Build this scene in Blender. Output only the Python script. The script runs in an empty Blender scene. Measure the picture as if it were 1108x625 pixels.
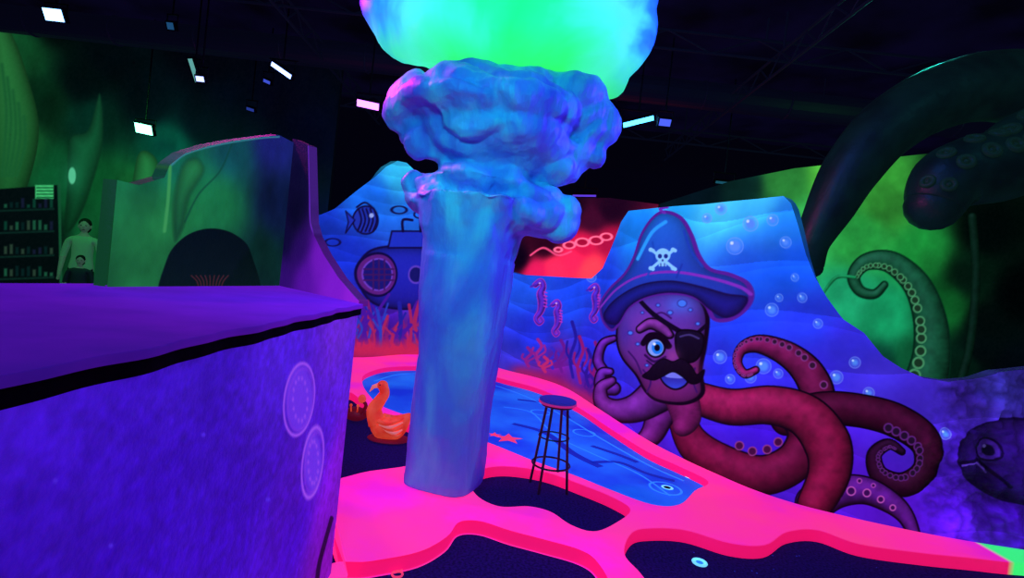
import bpy, bmesh, math, random
import numpy as np
from mathutils import Vector, Matrix, noise as mnoise
random.seed(4); rng=np.random.default_rng(5)
scn=bpy.context.scene
scn.view_settings.view_transform='Standard'
try: scn.view_settings.look='None'
except Exception: pass

# ------------------------------------------------------------------ camera
F=554.0
pitch=math.radians(1.25); roll=math.radians(6.3)
C=np.array([0,0,1.64])
fw=np.array([0,math.cos(pitch),-math.sin(pitch)])
r0=np.array([1.,0,0]); u0=np.array([0,math.sin(pitch),math.cos(pitch)])
U=math.cos(roll)*u0-math.sin(roll)*r0
R=math.cos(roll)*r0+math.sin(roll)*u0
cd=bpy.data.cameras.new('camera'); cd.lens=18.0; cd.sensor_width=36; cd.clip_start=0.05
cam=bpy.data.objects.new('camera',cd); scn.collection.objects.link(cam); scn.camera=cam
M=Matrix([[R[0],U[0],-fw[0],C[0]],[R[1],U[1],-fw[1],C[1]],[R[2],U[2],-fw[2],C[2]],[0,0,0,1]])
cam.matrix_world=M

# survey helpers: photo measurement -> a point on a real plane of the room
def ray(x,y): return R*(x-554)/F+U*(312.5-y)/F+fw
def on_z(x,y,z=0.0):
    d=ray(x,y); t=(z-C[2])/d[2]; return C+d*t
def on_y(x,y,Y):
    d=ray(x,y); return C+d*(Y/d[1])
def proj(P):
    v=P-C; w=v@fw; return np.stack([554+F*(v@R)/w,312.5-F*(v@U)/w],-1)
def lin(c):
    c=np.asarray(c,float)/255.0
    return np.where(c<=0.04045,c/12.92,((c+0.055)/1.055)**2.4)
def L4(c): return tuple(float(v) for v in lin(c))+(1.0,)

def catmull(P,n=8,closed=False):
    P=[np.asarray(p,float) for p in P]; N=len(P); out=[]
    rngk=range(N) if closed else range(N-1)
    for i in rngk:
        if closed: a,b,c,d=P[(i-1)%N],P[i],P[(i+1)%N],P[(i+2)%N]
        else: a,b,c,d=P[max(i-1,0)],P[i],P[i+1],P[min(i+2,N-1)]
        for k in range(n):
            t=k/n
            out.append(.5*((2*b)+(-a+c)*t+(2*a-5*b+4*c-d)*t*t+(-a+3*b-3*c+d)*t**3))
    if not closed: out.append(P[-1])
    return np.array(out)

# ------------------------------------------------------------------ materials
def new_mat(name):
    m=bpy.data.materials.new(name); m.use_nodes=True
    nt=m.node_tree; b=nt.nodes['Principled BSDF']; return m,nt,b
def simple(name,col,rough=.6,em=None,es=0.0,bump=0,bscale=20,var=0.0,vscale=3,col2=None,spec=.3):
    m,nt,b=new_mat(name)
    b.inputs['Roughness'].default_value=rough
    b.inputs['Specular IOR Level'].default_value=spec
    b.inputs['Base Color'].default_value=L4(col)
    tc=nt.nodes.new('ShaderNodeTexCoord')
    if em is not None:
        b.inputs['Emission Color'].default_value=L4(em); b.inputs['Emission Strength'].default_value=es
    if col2 is not None:
        n=nt.nodes.new('ShaderNodeTexNoise'); n.inputs['Scale'].default_value=vscale; n.inputs['Detail'].default_value=6
        nt.links.new(tc.outputs['Object'],n.inputs['Vector'])
        r=nt.nodes.new('ShaderNodeValToRGB'); r.color_ramp.elements[0].position=.35; r.color_ramp.elements[1].position=.65
        r.color_ramp.elements[0].color=L4(col); r.color_ramp.elements[1].color=L4(col2)
        nt.links.new(n.outputs['Fac'],r.inputs['Fac']); nt.links.new(r.outputs['Color'],b.inputs['Base Color'])
        if es>0: nt.links.new(r.outputs['Color'],b.inputs['Emission Color'])
    if bump>0:
        n=nt.nodes.new('ShaderNodeTexNoise'); n.inputs['Scale'].default_value=bscale; n.inputs['Detail'].default_value=5
        nt.links.new(tc.outputs['Object'],n.inputs['Vector'])
        bp=nt.nodes.new('ShaderNodeBump'); bp.inputs['Strength'].default_value=bump; bp.inputs['Distance'].default_value=.02
        nt.links.new(n.outputs['Fac'],bp.inputs['Height']); nt.links.new(bp.outputs['Normal'],b.inputs['Normal'])
    return m
def painted(name,es=.75,base=.5,bump=.15,bscale=25,rough=.7):
    m,nt,b=new_mat(name)
    a=nt.nodes.new('ShaderNodeAttribute'); a.attribute_name='paint'
    n=nt.nodes.new('ShaderNodeTexNoise'); n.inputs['Scale'].default_value=bscale; n.inputs['Detail'].default_value=6
    tc=nt.nodes.new('ShaderNodeTexCoord'); nt.links.new(tc.outputs['Object'],n.inputs['Vector'])
    bp=nt.nodes.new('ShaderNodeBump'); bp.inputs['Strength'].default_value=bump; bp.inputs['Distance'].default_value=.02
    nt.links.new(n.outputs['Fac'],bp.inputs['Height']); nt.links.new(bp.outputs['Normal'],b.inputs['Normal'])
    nt.links.new(a.outputs['Color'],b.inputs['Emission Color']); b.inputs['Emission Strength'].default_value=es
    mx=nt.nodes.new('ShaderNodeMix'); mx.data_type='RGBA'; mx.inputs['Factor'].default_value=base
    mx.inputs[6].default_value=(0,0,0,1); nt.links.new(a.outputs['Color'],mx.inputs[7])
    nt.links.new(mx.outputs[2],b.inputs['Base Color']); b.inputs['Roughness'].default_value=rough
    b.inputs['Specular IOR Level'].default_value=.15
    return m

# ------------------------------------------------------------------ mesh helpers
def link(ob,parent=None):
    scn.collection.objects.link(ob)
    if parent: ob.parent=parent
    return ob
def empty(name,loc=(0,0,0)):
    e=bpy.data.objects.new(name,None); e.empty_display_size=.2; link(e); return e
def mesh_obj(name,verts,faces,mat,parent=None,smooth=False):
    me=bpy.data.meshes.new(name); me.from_pydata([tuple(map(float,v)) for v in verts],[],faces); me.update()
    if mat: me.materials.append(mat)
    if smooth: me.polygons.foreach_set('use_smooth',[True]*len(me.polygons))
    return link(bpy.data.objects.new(name,me),parent)
def bm_obj(name,bm,mat,parent=None,smooth=False):
    bmesh.ops.recalc_face_normals(bm,faces=bm.faces)
    me=bpy.data.meshes.new(name); bm.to_mesh(me); bm.free()
    for m in (mat if isinstance(mat,list) else [mat]): me.materials.append(m)
    if smooth: me.polygons.foreach_set('use_smooth',[True]*len(me.polygons))
    return link(bpy.data.objects.new(name,me),parent)
def add_box(bm,c,s,rot=None,mi=0):
    r=bmesh.ops.create_cube(bm,size=1.0); vs=r['verts']
    bmesh.ops.scale(bm,vec=s,verts=vs)
    if rot is not None: bmesh.ops.rotate(bm,cent=(0,0,0),matrix=rot,verts=vs)
    bmesh.ops.translate(bm,vec=c,verts=vs)
    for f in {f for v in vs for f in v.link_faces}: f.material_index=mi
    return vs
def add_ell(bm,c,r,seg=24,mi=0,rot=None):
    q=bmesh.ops.create_uvsphere(bm,u_segments=seg,v_segments=seg//2,radius=1.0); vs=q['verts']
    bmesh.ops.scale(bm,vec=r,verts=vs)
    if rot is not None: bmesh.ops.rotate(bm,cent=(0,0,0),matrix=rot,verts=vs)
    bmesh.ops.translate(bm,vec=c,verts=vs)
    for f in {f for v in vs for f in v.link_faces}: f.material_index=mi
    return vs
def add_tube(bm,pts,rad,seg=12,mi=0,cap=True,flat=1.0):
    pts=[Vector(p) for p in pts]; n=len(pts)
    if not hasattr(rad,'__len__'): rad=[rad]*n
    rings=[]; prev=None
    for i,p in enumerate(pts):
        t=(pts[min(i+1,n-1)]-pts[max(i-1,0)]).normalized()
        if prev is None:
            a=Vector((0,0,1)) if abs(t.z)<.9 else Vector((1,0,0)); x=t.cross(a).normalized()
        else: x=(prev-t*prev.dot(t)).normalized()
        prev=x; y=t.cross(x)
        rings.append([bm.verts.new(p+(x*math.cos(2*math.pi*k/seg)+y*math.sin(2*math.pi*k/seg)*flat)*rad[i]) for k in range(seg)])
    fs=[]
    for i in range(n-1):
        for k in range(seg):
            fs.append(bm.faces.new((rings[i][k],rings[i][(k+1)%seg],rings[i+1][(k+1)%seg],rings[i+1][k])))
    if cap:
        fs.append(bm.faces.new(rings[0][::-1])); fs.append(bm.faces.new(rings[-1]))
    for f in fs: f.material_index=mi
    return rings
def add_torus(bm,c,nrm,R1,r1,seg=20,ms=8,mi=0,sx=1.0):
    n=Vector(nrm).normalized(); a=Vector((0,0,1)) if abs(n.z)<.9 else Vector((1,0,0))
    x=n.cross(a).normalized(); y=n.cross(x); vs=[]
    for i in range(seg):
        t=2*math.pi*i/seg; d=x*math.cos(t)*sx+y*math.sin(t)
        vs.append([bm.verts.new(Vector(c)+d*(R1+r1*math.cos(2*math.pi*k/ms))+n*r1*math.sin(2*math.pi*k/ms)) for k in range(ms)])
    for i in range(seg):
        for k in range(ms):
            f=bm.faces.new((vs[i][k],vs[i][(k+1)%ms],vs[(i+1)%seg][(k+1)%ms],vs[(i+1)%seg][k])); f.material_index=mi
def bake(ob,name,mats,parent=None,smooth=True):
    dg=bpy.context.evaluated_depsgraph_get(); ev=ob.evaluated_get(dg)
    me=bpy.data.meshes.new_from_object(ev); me.name=name
    bpy.data.objects.remove(ob,do_unlink=True)
    me.materials.clear()
    for m in mats: me.materials.append(m)
    if smooth: me.polygons.foreach_set('use_smooth',[True]*len(me.polygons))
    return link(bpy.data.objects.new(name,me),parent)
def slab(name,loops,z0,z1,mat,parent=None,bevel=.008):
    cu=bpy.data.curves.new(name,'CURVE'); cu.dimensions='2D'; cu.fill_mode='BOTH'
    cu.extrude=max((z1-z0)/2-bevel,0.0005); cu.bevel_depth=bevel; cu.bevel_resolution=2; cu.offset=-bevel
    for lp in loops:
        sp=cu.splines.new('POLY'); sp.points.add(len(lp)-1)
        for i,p in enumerate(lp): sp.points[i].co=(float(p[0]),float(p[1]),0,1)
        sp.use_cyclic_u=True
    ob=bpy.data.objects.new(name+'_c',cu); scn.collection.objects.link(ob)
    o=bake(ob,name,[mat],parent,smooth=False); o.location.z=(z0+z1)/2
    return o
def ribbon(bm,pts,w,z,mi=0):
    pts=np.array(pts)[:,:2]; n=len(pts); L=[];Rr=[]
    for i in range(n):
        t=pts[min(i+1,n-1)]-pts[max(i-1,0)]; t=t/(np.linalg.norm(t)+1e-9); nn=np.array([-t[1],t[0]])
        L.append(bm.verts.new((*(pts[i]+nn*w/2),z))); Rr.append(bm.verts.new((*(pts[i]-nn*w/2),z)))
    for i in range(n-1):
        f=bm.faces.new((L[i],Rr[i],Rr[i+1],L[i+1])); f.material_index=mi

# ------------------------------------------------------------------ painted wall sheet
def vnoise(x,y,seed=0):
    xi=np.floor(x).astype(int); yi=np.floor(y).astype(int); fx=x-xi; fy=y-yi
    fx=fx*fx*(3-2*fx); fy=fy*fy*(3-2*fy)
    def h(a,b):
        v=np.sin(a*127.1+b*311.7+seed*74.7)*43758.5453; return v-np.floor(v)
    return (h(xi,yi)*(1-fx)+h(xi+1,yi)*fx)*(1-fy)+(h(xi,yi+1)*(1-fx)+h(xi+1,yi+1)*fx)*fy
def fbm(x,y,seed=0,o=4):
    s=0;a=.5
    for i in range(o): s=s+a*vnoise(x*2**i,y*2**i,seed+i); a*=.5
    return s
class Sheet:
    def __init__(s,plan,top,zb=0.0,zt=None,res=1.2,rows=None):
        s.plan=np.array(plan,float)[:,:2]; s.zb=zb
        seg=np.linalg.norm(np.diff(s.plan,axis=0),axis=1); s.cum=np.concatenate([[0],np.cumsum(seg)])
        pp=proj(np.column_stack([s.plan,np.full(len(s.plan),1.6)]))
        dp=np.abs(np.diff(pp[:,0])); dp=np.clip(dp,seg*25,seg*400)
        cp=np.concatenate([[0],np.cumsum(dp)]); nc=int(cp[-1]*res)+2
        s.S=np.interp(np.linspace(0,cp[-1],nc),cp,s.cum)
        if top is not None:
            tw=sorted([tuple(s.px(x,y)) for x,y in top]); tw=np.array(tw)
            zt=np.interp(s.S,tw[:,0],tw[:,1])
        else: zt=np.full(nc,zt)
        s.zt=zt
        hpx=rows or int(420*res/1.2)
        t=np.linspace(0,1,hpx)[:,None]
        s.Z=zb*(1-t)+zt[None,:]*t
        s.SS=np.broadcast_to(s.S[None,:],s.Z.shape).copy()
        s.col=np.zeros(s.Z.shape+(3,))
    def xy(s,S):
        return np.stack([np.interp(S,s.cum,s.plan[:,0]),np.interp(S,s.cum,s.plan[:,1])],-1)
    def P(s,S,Z):
        q=s.xy(S); return np.concatenate([q,np.array([Z])],-1)
    def px(s,x,y):
        d=ray(x,y); best=None; n=len(s.plan)
        a=s.plan[:-1]; e=s.plan[1:]-a
        det=-d[0]*e[:,1]+e[:,0]*d[1]; det=np.where(np.abs(det)<1e-9,1e-9,det)
        t=(-a[:,0]*e[:,1]+e[:,0]*a[:,1])/det; u=(d[0]*a[:,1]-d[1]*a[:,0])/det
        lo=np.full(n-1,-1e-6); hi=np.full(n-1,1+1e-6); lo[0]=-8; hi[-1]=9
        ok=(t>0)&(u>=lo)&(u<=hi)
        if not ok.any(): return np.array([0.,C[2]])
        pen=t+np.where((u>=-1e-6)&(u<=1+1e-6),0,100)+np.where(ok,0,1e6)
        i=int(np.argmin(pen))
        return np.array([s.cum[i]+u[i]*(s.cum[i+1]-s.cum[i]),C[2]+d[2]*t[i]])
    def frame(s,pts):
        W=np.array([s.px(*p) for p in pts]); c=W.mean(0)
        cs=np.clip(c[0],s.cum[0]+.02,s.cum[-1]-.02); h=.015
        f=lambda a,z: proj(s.P(a,z))
        js=(f(cs+h,c[1])-f(cs-h,c[1]))/(2*h); jz=(f(cs,c[1]+h)-f(cs,c[1]-h))/(2*h)
        J=np.stack([js,jz],1); return (W-c)@J.T,c,J
    def region(s,c,J,lo,hi):
        Ji=np.linalg.inv(J); cor=np.array([[lo[0],lo[1]],[hi[0],lo[1]],[lo[0],hi[1]],[hi[0],hi[1]]])@Ji.T+c
        i0=np.searchsorted(s.S,cor[:,0].min()); i1=np.searchsorted(s.S,cor[:,0].max())+1
        z=s.zt[i0:i1]; H=s.Z.shape[0]
        if len(z)==0: j0,j1=0,1
        else:
            zl,zh=cor[:,1].min()-s.zb,cor[:,1].max()-s.zb; zz=np.maximum(z-s.zb,.01)
            j0=int(np.clip(min(zl/zz.max(),zl/zz.min())*(H-1)-1,0,H)); j1=int(np.clip(zh/zz.min()*(H-1)+3,0,H))
        sl=(slice(j0,j1),slice(i0,i1))
        a=s.SS[sl]-c[0]; b=s.Z[sl]-c[1]
        return sl,a*J[0,0]+b*J[0,1],a*J[1,0]+b*J[1,1]
    def blend(s,sl,a,col):
        a=np.clip(a,0,1)[...,None]; s.col[sl]=s.col[sl]*(1-a)+np.asarray(col,float)*a
    def field(s,anch,pw=3.0,zk=1.0):
        W=np.array([s.px(a[0],a[1]) for a in anch]); num=0; den=0
        for w,a in zip(W,anch):
            d=((s.SS-w[0])**2+((s.Z-w[1])*zk)**2+.01)**(-pw/2)
            num=num+d[...,None]*np.array(a[2],float); den=den+d
        s.col=num/den[...,None]
    def blob(s,x,y,rx,ry,col,al=1.0):
        _,c,J=s.frame([(x,y)]); sl,X,Y=s.region(c,J,(-rx*2.5,-ry*2.5),(rx*2.5,ry*2.5))
        s.blend(sl,al*np.exp(-((X/rx)**2+(Y/ry)**2)),col)
    def ell(s,x,y,rx,ry,col,al=1.0,ring=None,ang=0):
        _,c,J=s.frame([(x,y)]); m=max(rx,ry)+4; sl,X,Y=s.region(c,J,(-m,-m),(m,m))
        ca,sa=math.cos(ang),math.sin(ang); A=X*ca+Y*sa; B=-X*sa+Y*ca
        rr=np.sqrt((A/rx)**2+(B/ry)**2)+1e-6; d=(rr-1)*min(rx,ry)
        if ring: s.blend(sl,al*(ring/2-np.abs(d)+.5),col)
        else: s.blend(sl,al*(-d+.5),col)
    def tube(s,pts,rad,base,outline=(8,0,20),ow=1.6,shade=True,al=1.0,n=8,suck=None,side=1,lo=.3,hi=1.3,sc=(190,60,150),closed=False,tip=None):
        pts=catmull(pts,n,closed); rad=np.atleast_1d(np.array(rad,float))
        rr=np.interp(np.linspace(0,1,len(pts)),np.linspace(0,1,len(rad)),rad)
        Lp,c,J=s.frame(pts); m=rr.max()+4
        sl,X,Y=s.region(c,J,Lp.min(0)-m,Lp.max(0)+m)
        if X.size==0: return
        best=np.full(X.shape,1e9); lat=np.zeros(X.shape); nyv=np.zeros(X.shape); dd=np.full(X.shape,1e9); tt=np.zeros(X.shape)
        for i in range(len(Lp)-1):
            a=Lp[i]; e=Lp[i+1]-a; l2=e@e+1e-9
            t=np.clip(((X-a[0])*e[0]+(Y-a[1])*e[1])/l2,0,1)
            dx=X-a[0]-t*e[0]; dy=Y-a[1]-t*e[1]; d=np.sqrt(dx*dx+dy*dy); r=rr[i]+(rr[i+1]-rr[i])*t
            q=d/r; k=q<best
            best=np.where(k,q,best); dd=np.where(k,d-r,dd); nyv=np.where(k,dy/(r+1e-6),nyv); lat=np.where(k,dx/(r+1e-6),lat); tt=np.where(k,(i+t)/(len(Lp)-1),tt)
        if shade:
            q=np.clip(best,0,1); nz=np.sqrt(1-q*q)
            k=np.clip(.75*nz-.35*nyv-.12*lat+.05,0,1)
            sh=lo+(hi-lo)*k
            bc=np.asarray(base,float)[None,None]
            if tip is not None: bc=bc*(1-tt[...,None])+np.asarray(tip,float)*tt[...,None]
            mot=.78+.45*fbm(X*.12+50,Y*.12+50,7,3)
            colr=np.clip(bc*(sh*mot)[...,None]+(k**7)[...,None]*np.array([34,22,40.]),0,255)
        else: colr=np.asarray(base,float)
        if outline is not None: s.blend(sl,al*(-(dd-ow)+.5),outline)
        s.blend(sl,al*(-dd+.5),colr)
        if suck:
            tot=np.concatenate([[0],np.cumsum(np.linalg.norm(np.diff(Lp,axis=0),axis=1))]); p=suck[0]
            while p<tot[-1]*suck[1]:
                i=min(np.searchsorted(tot,p),len(pts)-2); t=Lp[i+1]-Lp[max(i-1,0)]; t=t/np.linalg.norm(t); nn=np.array([-t[1],t[0]])*side
                r=rr[i]; q=pts[i]+nn*r*.62
                s.ell(q[0],q[1],r*.27,r*.27,tuple(v*.35 for v in sc)); s.ell(q[0],q[1],r*.27,r*.27,sc,ring=max(1.1,r*.1))
                p+=max(r*.66,2.5)
    def poly(s,pts,c1,c2=None,outline=None,ow=2,smooth=6,al=1.0,shade=0,sk=.55):
        p=catmull(pts,smooth,True) if smooth else np.array(pts,float)
        Lp,c,J=s.frame(p); sl,X,Y=s.region(c,J,Lp.min(0)-4,Lp.max(0)+4)
        ins=np.zeros(X.shape,bool); dm=np.full(X.shape,1e9)
        for i in range(len(Lp)):
            a=Lp[i]; b=Lp[(i+1)%len(Lp)]; e=b-a; l2=e@e+1e-9
            t=np.clip(((X-a[0])*e[0]+(Y-a[1])*e[1])/l2,0,1)
            dm=np.minimum(dm,np.hypot(X-a[0]-t*e[0],Y-a[1]-t*e[1]))
            if abs(e[1])>1e-9:
                cr=((a[1]>Y)!=(b[1]>Y))&(X<(Y-a[1])/e[1]*e[0]+a[0]); ins^=cr
        sd=np.where(ins,-dm,dm); y0,y1=Lp[:,1].min(),Lp[:,1].max()
        tt=np.clip((Y-y0)/(y1-y0),0,1)[...,None]
        colr=np.array(c1,float)*(1-tt)+np.array(c2 if c2 is not None else c1,float)*tt
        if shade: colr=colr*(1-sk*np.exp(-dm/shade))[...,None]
        s.blend(sl,al*(-sd+.5),colr)
        if outline is not None: s.blend(sl,al*(ow/2-np.abs(sd)+.5),outline)
    def build(s,name,mat,thick=.12,backmat=None,parent=None,side=1,noise=6,relief=None):
        H,Wd=s.Z.shape; q=s.xy(s.S)
        t=np.gradient(q,axis=0); t/=np.linalg.norm(t,axis=1)[:,None]+1e-9; nn=np.stack([-t[:,1],t[:,0]],1)
        if nn[len(q)//2]@q[len(q)//2]<0: nn=-nn
        V=np.zeros((H,Wd,3)); V[...,0]=q[:,0]; V[...,1]=q[:,1]; V[...,2]=s.Z
        if relief is not None:
            V[...,0]+=nn[None,:,0]*relief; V[...,1]+=nn[None,:,1]*relief
        col=np.clip(s.col+(fbm(s.SS*30,s.Z*30,3,2)[...,None]-.37)*noise,0,255)
        idx=np.arange(H*Wd).reshape(H,Wd)
        fc=np.stack([idx[:-1,:-1],idx[:-1,1:],idx[1:,1:],idx[1:,:-1]],-1).reshape(-1,4)
        step=max(1,Wd//150); ci=np.unique(np.r_[np.arange(0,Wd,step),Wd-1])
        bt=np.column_stack([q[ci]+nn[ci]*thick,s.Z[-1,ci]]); bb=np.column_stack([q[ci]+nn[ci]*thick,s.Z[0,ci]])
        ft=np.column_stack([q[ci],s.Z[-1,ci]-1e-4]); fb=np.column_stack([q[ci]+nn[ci]*.01,s.Z[0,ci]])
        if relief is not None: ft[:,:2]+=nn[ci]*relief[-1,ci][:,None]
        n0=H*Wd; m=len(ci); VV=np.concatenate([V.reshape(-1,3),ft,bt,bb,fb])
        ex=[]
        for i in range(m-1):
            for a,b in ((0,1),(1,2)):
                ex.append([n0+a*m+i,n0+a*m+i+1,n0+b*m+i+1,n0+b*m+i])
        for i in (0,m-1): ex.append([n0+i,n0+m+i,n0+2*m+i,n0+3*m+i])
        FF=np.concatenate([fc,np.array(ex)])
        me=bpy.data.meshes.new(name); me.vertices.add(len(VV)); me.vertices.foreach_set('co',VV.ravel())
        me.loops.add(len(FF)*4); me.loops.foreach_set('vertex_index',FF.ravel().astype(np.int32))
        me.polygons.add(len(FF)); me.polygons.foreach_set('loop_start',(np.arange(len(FF))*4).astype(np.int32))
        me.polygons.foreach_set('loop_total',np.full(len(FF),4,np.int32))
        me.update(calc_edges=True)
        at=me.color_attributes.new('paint','FLOAT_COLOR','POINT')
        cc=np.ones((len(VV),4)); cc[:n0,:3]=lin(col.reshape(-1,3))
        cc[n0:,:3]=np.tile(lin(np.clip(s.col[-1,ci],0,255)*.6),(4,1))
        at.data.foreach_set('color',cc.ravel().astype(np.float32))
        me.materials.append(mat)
        return link(bpy.data.objects.new(name,me),parent)

# ================================================================== ROOM SHELL
XL,XR,YB,YF,ZC=-10.6,10.6,-3.0,12.4,5.5
m_wall=simple('dark_wall_paint',(7,7,24),.95,bump=.2,spec=.05,em=(6,5,22),es=.35)
m_ceil=simple('black_ceiling_paint',(5,4,18),.95,col2=(14,10,44),vscale=.9,spec=.05,em=(8,6,30),es=.4)  # faint violet emission stands in for haze light
def box_obj(name,c,s,mat,parent=None):
    bm=bmesh.new(); add_box(bm,c,s); return bm_obj(name,bm,mat,parent)
m_floor,nt,b=new_mat('navy_carpet')
tc=nt.nodes.new('ShaderNodeTexCoord'); n=nt.nodes.new('ShaderNodeTexNoise'); n.inputs['Scale'].default_value=60; n.inputs['Detail'].default_value=8
nt.links.new(tc.outputs['Object'],n.inputs['Vector'])
r=nt.nodes.new('ShaderNodeValToRGB'); r.color_ramp.elements[0].position=.35; r.color_ramp.elements[1].position=.75
r.color_ramp.elements[0].color=L4((14,6,52)); r.color_ramp.elements[1].color=L4((32,14,94))
nt.links.new(n.outputs['Fac'],r.inputs['Fac']); nt.links.new(r.outputs['Color'],b.inputs['Base Color'])
nt.links.new(r.outputs['Color'],b.inputs['Emission Color']); b.inputs['Emission Strength'].default_value=.55
b.inputs['Roughness'].default_value=.95; b.inputs['Specular IOR Level'].default_value=.05
box_obj('floor',((XL+XR)/2,(YB+YF)/2,-.05),(XR-XL,YF-YB,.1),m_floor)
box_obj('ceiling',((XL+XR)/2,(YB+YF)/2,ZC+.05),(XR-XL,YF-YB,.1),m_ceil)
box_obj('wall_back',((XL+XR)/2,YF+.05,ZC/2),(XR-XL,.1,ZC),m_wall)
box_obj('wall_front',((XL+XR)/2,YB-.05,ZC/2),(XR-XL,.1,ZC),m_wall)
box_obj('wall_left',(XL-.05,(YB+YF)/2,ZC/2),(.1,YF-YB,ZC),m_wall)
box_obj('wall_right',(XR+.05,(YB+YF)/2,ZC/2),(.1,YF-YB,ZC),m_wall)

# ================================================================== MURAL WALL (octopus)
ZB=.09
plan_px=[(300,378),(383,386),(440,383),(500,386),(545,399),(585,409),(615,420),(650,442),(700,474),(740,495),(775,511),(815,528),(860,543),(920,558),(990,573),(1050,584),(1108,593),(1170,602)]
plan_pts=[on_z(x,y,ZB) for x,y in plan_px]
plan=catmull([p[:2] for p in plan_pts],10)
top=[(300,240),(335,228),(345,233),(362,226),(385,207),(405,192),(418,180),(430,174),(440,176),(470,200),(520,270),(545,292),(565,297),(600,299),(640,301),(652,290),(664,262),(672,240),(680,228),(700,226),(760,221),(820,215),(848,212),(856,220),(864,245),(872,275),(882,300),(895,322),(912,345),(935,360),(955,385),(975,398),(1000,409),(1030,414),(1060,412),(1085,404),(1108,402),(1170,395)]
mw=Sheet(plan,top,0.0,res=1.3,rows=420)
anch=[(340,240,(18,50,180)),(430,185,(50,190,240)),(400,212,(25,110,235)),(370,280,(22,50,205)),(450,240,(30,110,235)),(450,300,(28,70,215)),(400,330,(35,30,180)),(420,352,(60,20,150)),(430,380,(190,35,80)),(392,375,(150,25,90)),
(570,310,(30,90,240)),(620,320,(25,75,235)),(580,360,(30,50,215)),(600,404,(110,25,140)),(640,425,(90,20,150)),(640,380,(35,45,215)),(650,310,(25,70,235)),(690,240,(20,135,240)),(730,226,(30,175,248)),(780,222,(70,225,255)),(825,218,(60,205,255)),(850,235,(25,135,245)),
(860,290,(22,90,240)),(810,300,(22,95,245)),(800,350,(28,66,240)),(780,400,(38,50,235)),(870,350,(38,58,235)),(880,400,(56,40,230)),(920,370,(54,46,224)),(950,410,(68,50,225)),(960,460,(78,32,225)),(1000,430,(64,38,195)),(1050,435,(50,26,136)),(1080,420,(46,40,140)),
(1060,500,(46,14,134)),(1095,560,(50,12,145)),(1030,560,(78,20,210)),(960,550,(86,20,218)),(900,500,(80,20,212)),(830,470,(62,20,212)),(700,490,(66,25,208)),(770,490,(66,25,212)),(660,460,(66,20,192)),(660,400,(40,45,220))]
mw.field(anch,3.2)  # water tones with the wall's lighting painted in: cyan glow above, purple below
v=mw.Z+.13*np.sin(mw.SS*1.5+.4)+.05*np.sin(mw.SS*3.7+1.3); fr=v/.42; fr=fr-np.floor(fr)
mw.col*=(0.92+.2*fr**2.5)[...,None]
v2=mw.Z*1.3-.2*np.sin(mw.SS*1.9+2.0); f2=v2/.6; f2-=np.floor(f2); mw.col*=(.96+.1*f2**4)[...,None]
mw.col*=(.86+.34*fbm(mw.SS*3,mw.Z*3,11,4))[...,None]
T=mw.tube; E=mw.ell; Pl=mw.poly; B=mw.blob
INK=(14,6,60)
def line(pts,w,c,al=1.0): T(pts,[w],c,outline=None,shade=False,al=al,n=5)
E(396,238,14,15,(30,50,170),.6); E(396,238,14,15,INK,ring=1.8)
Pl([(384,238),(374,228),(377,240),(374,252)],(30,50,180),outline=INK,ow=1.4,smooth=0)
for k in range(5): line([(388+k*4.2,226),(391+k*4.2,238),(387+k*4.2,250)],1.0,INK)
E(402,233,2.5,2.5,(150,170,230)); line([(386,224),(395,219),(404,225)],1,INK)
E(432,227,8,4,INK,ring=1.4); E(455,232,7,4,INK,ring=1.3); E(360,262,8,4,INK,ring=1.2)
Pl([(386,296),(398,273),(425,266),(470,268),(500,275),(500,325),(470,332),(430,334),(400,325)],(34,44,195),(30,25,150),outline=INK,ow=2.2,shade=6,al=.8)
Pl([(420,268),(424,250),(462,250),(468,268)],(30,50,190),outline=INK,ow=2,smooth=0,al=.8)
line([(436,250),(436,238),(446,238)],1.4,INK); line([(455,250),(455,236)],1.4,INK)
E(410,297,22,23,(90,30,120),.9); E(410,297,22,23,INK,ring=2.5); E(410,297,16,17,(24,20,110)); E(410,297,16,17,(110,60,190),ring=1.6)
for k in (-6,0,6):
    line([(410+k,281),(410+k,313)],.9,(60,20,90)); line([(394,297+k),(426,297+k)],.9,(60,20,90))
E(450,297,8,9,(20,20,100)); E(450,297,8,9,(90,60,190),ring=2)
for k in range(34):
    x0=382+random.random()*80; y0=376-random.random()*12; h=14+random.random()*34; c=random.choice([(120,25,110),(160,35,90),(40,60,180),(30,30,150),(70,20,150)])
    line([(x0,y0),(x0+random.uniform(-5,5),y0-h*.5),(x0+random.uniform(-10,10),y0-h)],random.uniform(1,2.4),c)
    line([(x0,y0-h*.4),(x0+random.choice([-8,8]),y0-h*.75)],1.1,c)
for k in range(9): B(388+k*8,380-random.random()*4,9,8,(190,35,80),.8)
def seahorse(x,y,s,c):
    q=lambda a,b:(x+a*s,y+b*s)
    T([q(-5,-22),q(1,-26),q(4,-20),q(1,-12),q(3,-2),q(1,8),q(-4,16),q(-1,22),q(3,19),q(1,15)],[2.4*s,2.8*s,2.6*s,3.6*s,4.4*s,3*s,2*s,1.5*s,1.2*s,1*s],c,outline=(190,50,200),ow=.9)
    line([q(-5,-22),q(-10,-20)],1.2*s,c); E(*q(0,-24),1,1,(230,180,255))
    for k in range(5): line([q(5,-14+k*4),q(8,-13+k*4)],.7,(190,50,200))
seahorse(584,329,.95,(80,35,180)); seahorse(602,346,.75,(80,35,180)); seahorse(643,330,.8,(66,35,180))
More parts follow.
